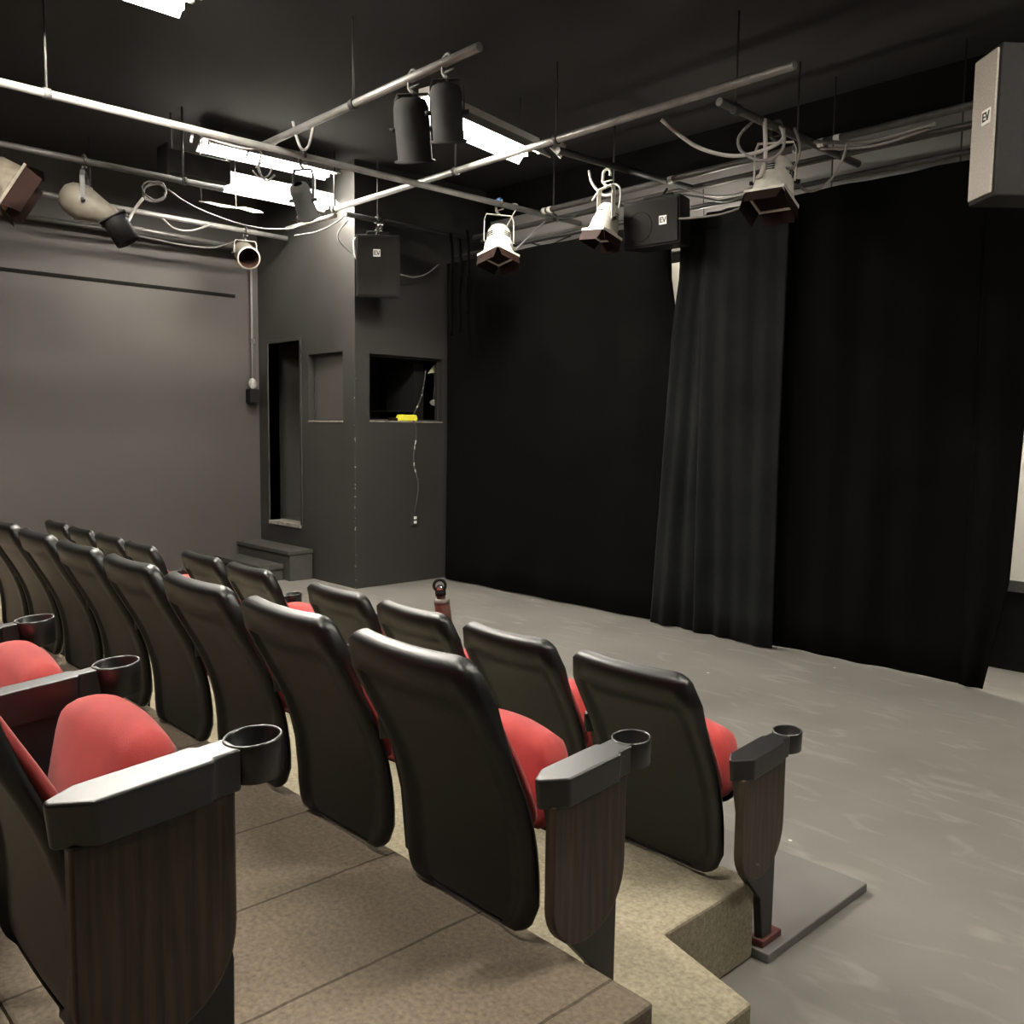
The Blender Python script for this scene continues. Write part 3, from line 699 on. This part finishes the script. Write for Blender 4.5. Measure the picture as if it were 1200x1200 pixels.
pa = PY(1134, 243, 4.25); pb = PZ(1165, 229, pa.z); dv = pb-pa; hS = .62
o, c = speaker((pa+pb)/2 + Vector((0, 0, hS/2)), (dv.y, -dv.x), dv.length, hS, .42, 'large loudspeaker cut off by the right edge, pale lit front', (.30, .10), taper=.9, gm='grille_lit')
MB().tube([c, Vector((c.x, c.y, ZC-o.location.z))], .016, 8).build('hanger', M['gun'], o)
# dark ballast box beside the booth lights
p = PZ(230, 197, 3.57)
o = empty('ballast_box', p, 'long dark grey metal box at the left end of the booth light', 'box')
MB().box((-.07, -.26, -.09), (.07, .26, .09)).build('case', M['dark_grey'], o, bevel=.006)
MB().box((-.095, -.275, -.12), (.095, -.26, .12)).build('end_plate', M['dark_grey'], o)
MB().tube([(0, -.2, .1), (0, -.2, ZC-p.z)], .006, 6).build('hanger_rod', M['dpipe'], o)

# ------------------------------------------------------------------ cables
def cable(pts, r, mtl, label, group='loose cables under the ceiling', k=6):
    return tag(MB().tube(smooth_path(pts, k), r, 6).build('cable', M[mtl]), label, 'cable', group)
cable([PY(775, 140, 4.7), PY(790, 153, 4.75), PY(815, 171, 4.8), PY(845, 181, 4.85), PY(872, 182, 4.9), PY(900, 174, 4.95), PY(918, 162, 5.0), PY(915, 148, 5.05)], .013, 'cable_w', 'thick pale cable sagging across the upper right to the white spotlight')
cable([PY(884, 140, 4.9), PY(866, 160, 4.9), PY(868, 176, 4.9), PY(886, 187, 4.9), PY(905, 186, 4.9), PY(918, 172, 4.9), PY(919, 150, 4.9)], .010, 'cable_g', 'grey cable loop above the upper right spotlight')
cable([PY(896, 140, 4.95), PY(897, 165, 4.95), PY(897, 190, 4.95), PY(893, 203, 4.95), PY(888, 208, 5.0)], .015, 'cable_w', 'straight pale cable dropping to the plug left of the upper right spotlight')
cable([PY(931, 150, 5.1), PY(936, 165, 5.1), PY(937, 180, 5.1), PY(930, 196, 5.1), PY(918, 197, 5.1)], .009, 'cable_g', 'grey cable dropping down the right side of the upper right spotlight')
cable([PY(993, 168, 5.3), PY(986, 190, 5.3), PY(972, 212, 5.3), PY(955, 223, 5.3), PY(942, 222, 5.3), PY(934, 214, 5.2)], .009, 'cable_g', 'grey cable curving down right of the upper right spotlight')
cable([PY(955, 166, 5.45), PY(1000, 167, 5.4), PY(1030, 163, 5.35), PY(1060, 155, 5.3), PY(1095, 145, 5.2)], .012, 'cable_g', 'upper grey cable running along the pale board at upper right')
cable([PY(962, 174, 5.45), PY(1005, 173, 5.4), PY(1040, 167, 5.35), PY(1090, 150, 5.25)], .010, 'cable_g', 'lower grey cable running along the pale board at upper right')
cable([PY(731, 240, 5.34), PY(750, 244, 5.34), PY(770, 252, 5.34), PY(792, 256, 5.36), PY(815, 255, 5.4), PY(845, 251, 5.45), PY(870, 243, 5.5), PY(880, 240, 5.6)], .008, 'cable_g', 'grey cable draped across the wide speaker face')
cable([PY(690, 200, 5.3), PY(694, 215, 5.3), PY(706, 228, 5.3), PY(718, 228, 5.3)], .011, 'cable_w', 'short pale cable curling to the spotlight left of the wide speaker')
cable([PY(694, 235, 5.3), PY(704, 222, 5.3), PY(720, 216, 5.3), PY(727, 222, 5.3), PY(726, 240, 5.3), PY(720, 262, 5.35)], .008, 'cable_w', 'pale safety cable looped over the spotlight left of the wide speaker')
cable([PY(800, 228, 5.6), PY(825, 232, 5.6), PY(850, 236, 5.6), PY(885, 226, 5.55)], .007, 'cable_b', 'upper thin black cable across the pale board above the curtain')
cable([PY(806, 222, 5.62), PY(830, 229, 5.6), PY(860, 228, 5.58), PY(893, 214, 5.5)], .007, 'cable_g', 'thin grey cable across the pale board left of the upper right spotlight')
cable([PY(640, 252, 5.6), PY(665, 256, 5.6), PY(685, 247, 5.6), PY(705, 240, 5.5)], .008, 'cable_b', 'black cable drooping from the curtain pipe left of the hanging spotlight')
cable([PX(598, 286, -5.6), PX(603, 292, -5.6), PX(612, 285, -5.6), PX(625, 272, -5.7), PX(640, 258, -5.73)], .008, 'cable_g', 'grey cable from the blue clamp spotlight up to its pipe')
cable([PX(594, 265, -5.73), PX(602, 250, -5.73), PX(607, 241, -5.73), PX(601, 239, -5.73), PX(606, 246, -5.73)], .006, 'cable_w', 'thin safety wire looped over the pipe beside the blue clamp')
cable([PX(620, 284, -5.9), PX(640, 288, -5.9), PX(665, 278, -5.9), PX(700, 266, -5.9)], .006, 'cable_b', 'black cable hanging across the pale board right of the blue clamp spotlight')
# coil on the left pipes
cp = PX(181, 225, -7.25); u_, v_ = Vector((.55, .75, 0)).normalized(), Vector((0, 0, 1))
pts = []
for i in range(46):
    a = i/15*2*PI; rr = .078 + .012*math.sin(i*.9); pts.append(cp + u_*rr*math.cos(a) + v_*rr*math.sin(a) + Vector((.02, -.02, 0))*(i/46-.5) + v_*(.012*math.sin(i*.21)))
tag(MB().tube(pts, .007, 6).build('cable_coil', M['cable_g']), 'coiled grey cable hanging beside the pear shaped spotlight', 'cable', 'loose cables under the ceiling')
cable([PX(168, 232, -7.25), PX(158, 245, -7.3), PX(152, 256, -7.3), PX(145, 268, -7.2)], .013, 'cable_w', 'pale plug lead hanging from the coil to the black snoot')
cable([PX(197, 222, -7.3), PX(220, 238, -7.4), PX(250, 252, -7.5), PX(280, 262, -7.5), PX(310, 268, -7.5), PX(340, 268, -7.4), PX(352, 264, -7.3)], .007, 'cable_g', 'grey cable sagging from the coil towards the booth wall')
cable([PX(345, 276, -7.3), PX(370, 272, -7.2), PX(392, 262, -7.1), PX(405, 252, -7.05)], .006, 'cable_g', 'grey cable drooping under the short pipe by the booth corner')
cable([PX(408, 258, -7.05), PX(398, 270, -7.05), PX(396, 280, -7.05), PX(404, 290, -7.05), PX(414, 298, -7.02), PX(419, 290, -6.95)], .007, 'cable_g', 'thin cable loop from the booth corner to the tall speaker')
cable([PX(470, 322, -6.95), PX(485, 325, -7.0), PX(500, 321, -7.0), PX(514, 310, -7.0)], .006, 'cable_g', 'thin grey cable sagging right from the tall speaker')
cable([PX(343, 142, -5.7), PX(348, 162, -5.7), PX(354, 175, -5.7), PX(362, 170, -5.7), PX(368, 142, -5.7)], .010, 'cable_w', 'pale cable hanging in a V at the top edge')
cable([PX(222, 150, -5.75), PX(240, 160, -5.75), PX(265, 169, -5.75), PX(290, 174, -5.75), PX(315, 172, -5.74), PX(325, 166, -5.74)], .010, 'cable_w', 'pale cable slung under the long pale pipe')
cable([PX(219, 148, -5.76), PX(225, 154, -5.76), PX(224, 167, -5.76)], .009, 'cable_w', 'short loose cable end hanging from the long pale pipe')
cable([PX(288, 186, -5.8), PX(292, 176, -5.8), PX(300, 172, -5.8), PX(306, 180, -5.9), PX(303, 198, -6.2), PX(312, 212, -6.4), PX(322, 205, -6.4)], .008, 'cable_g', 'tangled grey cable in front of the bright booth lights')
cable([PX(296, 200, -6.3), PX(304, 208, -6.3), PX(314, 206, -6.3), PX(318, 196, -6.3), PX(309, 190, -6.3), PX(300, 196, -6.2)], .007, 'cable_g', 'small looped cable in front of the bright booth lights')
cable([PX(250, 262, -8.2), PX(225, 270, -8.25), PX(205, 268, -8.25), PX(190, 256, -8.2)], .010, 'cable_g', 'grey cable hung from the pale pipe left of the beige can light')
cable([PX(275, 283, -8.6), PX(250, 290, -8.6), PX(215, 287, -8.6), PX(160, 276, -8.6)], .010, 'cable_g', 'grey cable lying along the pipe left of the beige can light')
# dark hanging drape bundle at the curtain corner
for i, (qx, qy) in enumerate(((528, 285), (538, 292), (547, 282))):
    a = PY(qx, qy-12, 5.5); cable([a, a + Vector((.03, 0, -.25)), a + Vector((-.02, .02, -.55)), a + Vector((.02, 0, -.95 + .1*i))], .014, 'velvet', ('left', 'middle', 'right')[i] + 'most black cable of the bundle hanging at the curtain corner', 'black cables at the curtain corner')

# ------------------------------------------------------------------ booth details
p = PX(293, 452, XL)
o = empty('wall_lamp', (XL+.06, p.y, 1.97), 'clear glass bulb on a long conduit down the left wall beside the booth', 'lamp')
MB().tube([(0, 0, .05), (0, 0, 1.30)], .012, 8).build('conduit', M['cable_g'], o)
MB().lathe([(.012, .06), (.03, .05), (.046, .01), (.04, -.03), (.015, -.05), (.001, -.052)], 20).build('bulb', M['bulb'], o)
MB().box((-.055, -.055, -.20), (.05, .055, -.055)).build('socket_box', M['black_metal'], o, bevel=.005)
MB().box((-.02, -.022, .42), (.02, .022, .47)).build('conduit_clip', M['chrome'], o)
y_, z_ = PX(485, 609, BX).yz
o = empty('power_outlet', (BX, y_, z_), 'painted power outlet low on the booth wall under the window', 'outlet')
MB().box((.001, -.04, -.058), (.018, .04, .058)).build('plate', M['booth'], o, bevel=.003)
MB().box((.018, -.014, .008), (.026, .016, .034)).box((.018, -.014, -.036), (.026, .016, -.01)).build('socket', M['badge'], o)
y0 = y_
cable([(BX+.008, y0, z_+.058), (BX+.008, y0+.05, .95), (BX+.008, y0-.01, 1.2), (BX+.01, y0+.02, 1.45), (BX+.014, y0-.01, 1.585), (BX-.06, y0-.03, 1.60), (BX-.09, y0+.06, 1.66), (BX-.10, y0+.17, 1.85), (BX-.10, y0+.22, 2.1)], .007, 'chipcable', 'flaking painted cable running from the outlet up through the booth window', 'booth cables')
p = PX(475, 489.5, BX-.04)
o = empty('hand_tool', (BX-.035, p.y, W2[2]+.002), 'bright yellow plastic tool lying on the booth window sill', 'tool')
MB().prism([(-.045, -.115, 0), (-.045, .105, 0), (-.045, .115, .03), (-.045, .10, .062), (-.045, -.07, .062), (-.045, -.10, .02)], (.09, 0, 0)).build('case', M['yellow'], o, bevel=.008, seg=3)
MB().box((-.03, -.19, .0), (.03, -.115, .03)).build('grip', M['lens'], o, bevel=.006)
for i in range(4):
    q = PX(506+i*3.2, 433-i*1.6, BX-.16)
    s = .055 + .012*i
    tag(MB().prism([(BX-.16-.006*i, q.y-.025-.03*(i == 0), q.z-s*.8), (BX-.16-.006*i, q.y+.03, q.z-s*.5), (BX-.16-.006*i, q.y+.035, q.z+s*.8), (BX-.16-.006*i, q.y+.012, q.z+s*.6)], (.001, 0, 0)).build('paper_note', M['paper']),
        ('leftmost', 'second', 'third', 'rightmost')[i] + ' pale green paper slip hanging inside the booth window corner', 'paper', 'paper slips in the booth window')
# window-side upright with the slips' shelf and the small white lamp
o = empty('shelf_unit', (BX-.42, 5.55, .52), 'dark shelf inside the booth behind the window', 'shelf')
MB().box((-.26, -.02, 0), (.22, .10, 2.0)).build('upright', M['black_wall'], o)
MB().box((-.26, -.22, 1.16), (.22, -.02, 1.18)).build('shelf_board', M['black_metal'], o)
q = PX(508, 471, BX-.30)
o = empty('desk_lamp', (q.x, q.y, q.z), 'tiny white lamp head inside the booth window at right', 'lamp')
MB().lathe([(.008, .03), (.03, -.01), (.034, -.02), (.028, -.02)], 16, basis((-.3, .7, .6))).build('head', M['white_metal'], o)
MB().tube([(0, 0, .02), (-.02, .03, .16), (0, .0, .30)], .004, 6).build('stem', M['cable_g'], o)

# steps up to the booth door
o = empty('booth_steps', (-8.45, 4.4, 0), 'dark wooden two step stair below the booth doorway', 'steps')
MB().box((-.53, .03, 0), (.55, .285, .262)).build('upper_box', M['step'], o, bevel=.003)
MB().box((-.53, .005, .262), (.56, .288, .30)).build('upper_tread', M['step'], o, bevel=.004)
MB().box((-.53, -.25, .115), (.45, .02, .165)).build('lower_tread', M['step'], o, bevel=.004)
for x in (-.51, .40): MB().box((x, -.23, 0), (x+.03, .02, .115)).build('leg', M['step'], o, bevel=.002)

# ------------------------------------------------------------------ camera and view
cam = bpy.data.cameras.new('camera'); co = bpy.data.objects.new('camera', cam); C.objects.link(co)
cam.sensor_width = 36; cam.sensor_fit = 'HORIZONTAL'; cam.lens = 36*F/1200; cam.clip_start = .02
up = -DN; bk = -FW
co.matrix_world = Matrix(((RT.x, up.x, bk.x, 0), (RT.y, up.y, bk.y, 0), (RT.z, up.z, bk.z, H), (0, 0, 0, 1)))
S = bpy.context.scene; S.camera = co
w = bpy.data.worlds.new('world'); S.world = w; w.use_nodes = True
w.node_tree.nodes['Background'].inputs['Color'].default_value = (0, 0, 0, 1)
S.view_settings.view_transform = 'Standard'; S.view_settings.look = 'None'; S.view_settings.gamma = 1; S.view_settings.use_curve_mapping = False
S.view_settings.exposure = 0.0
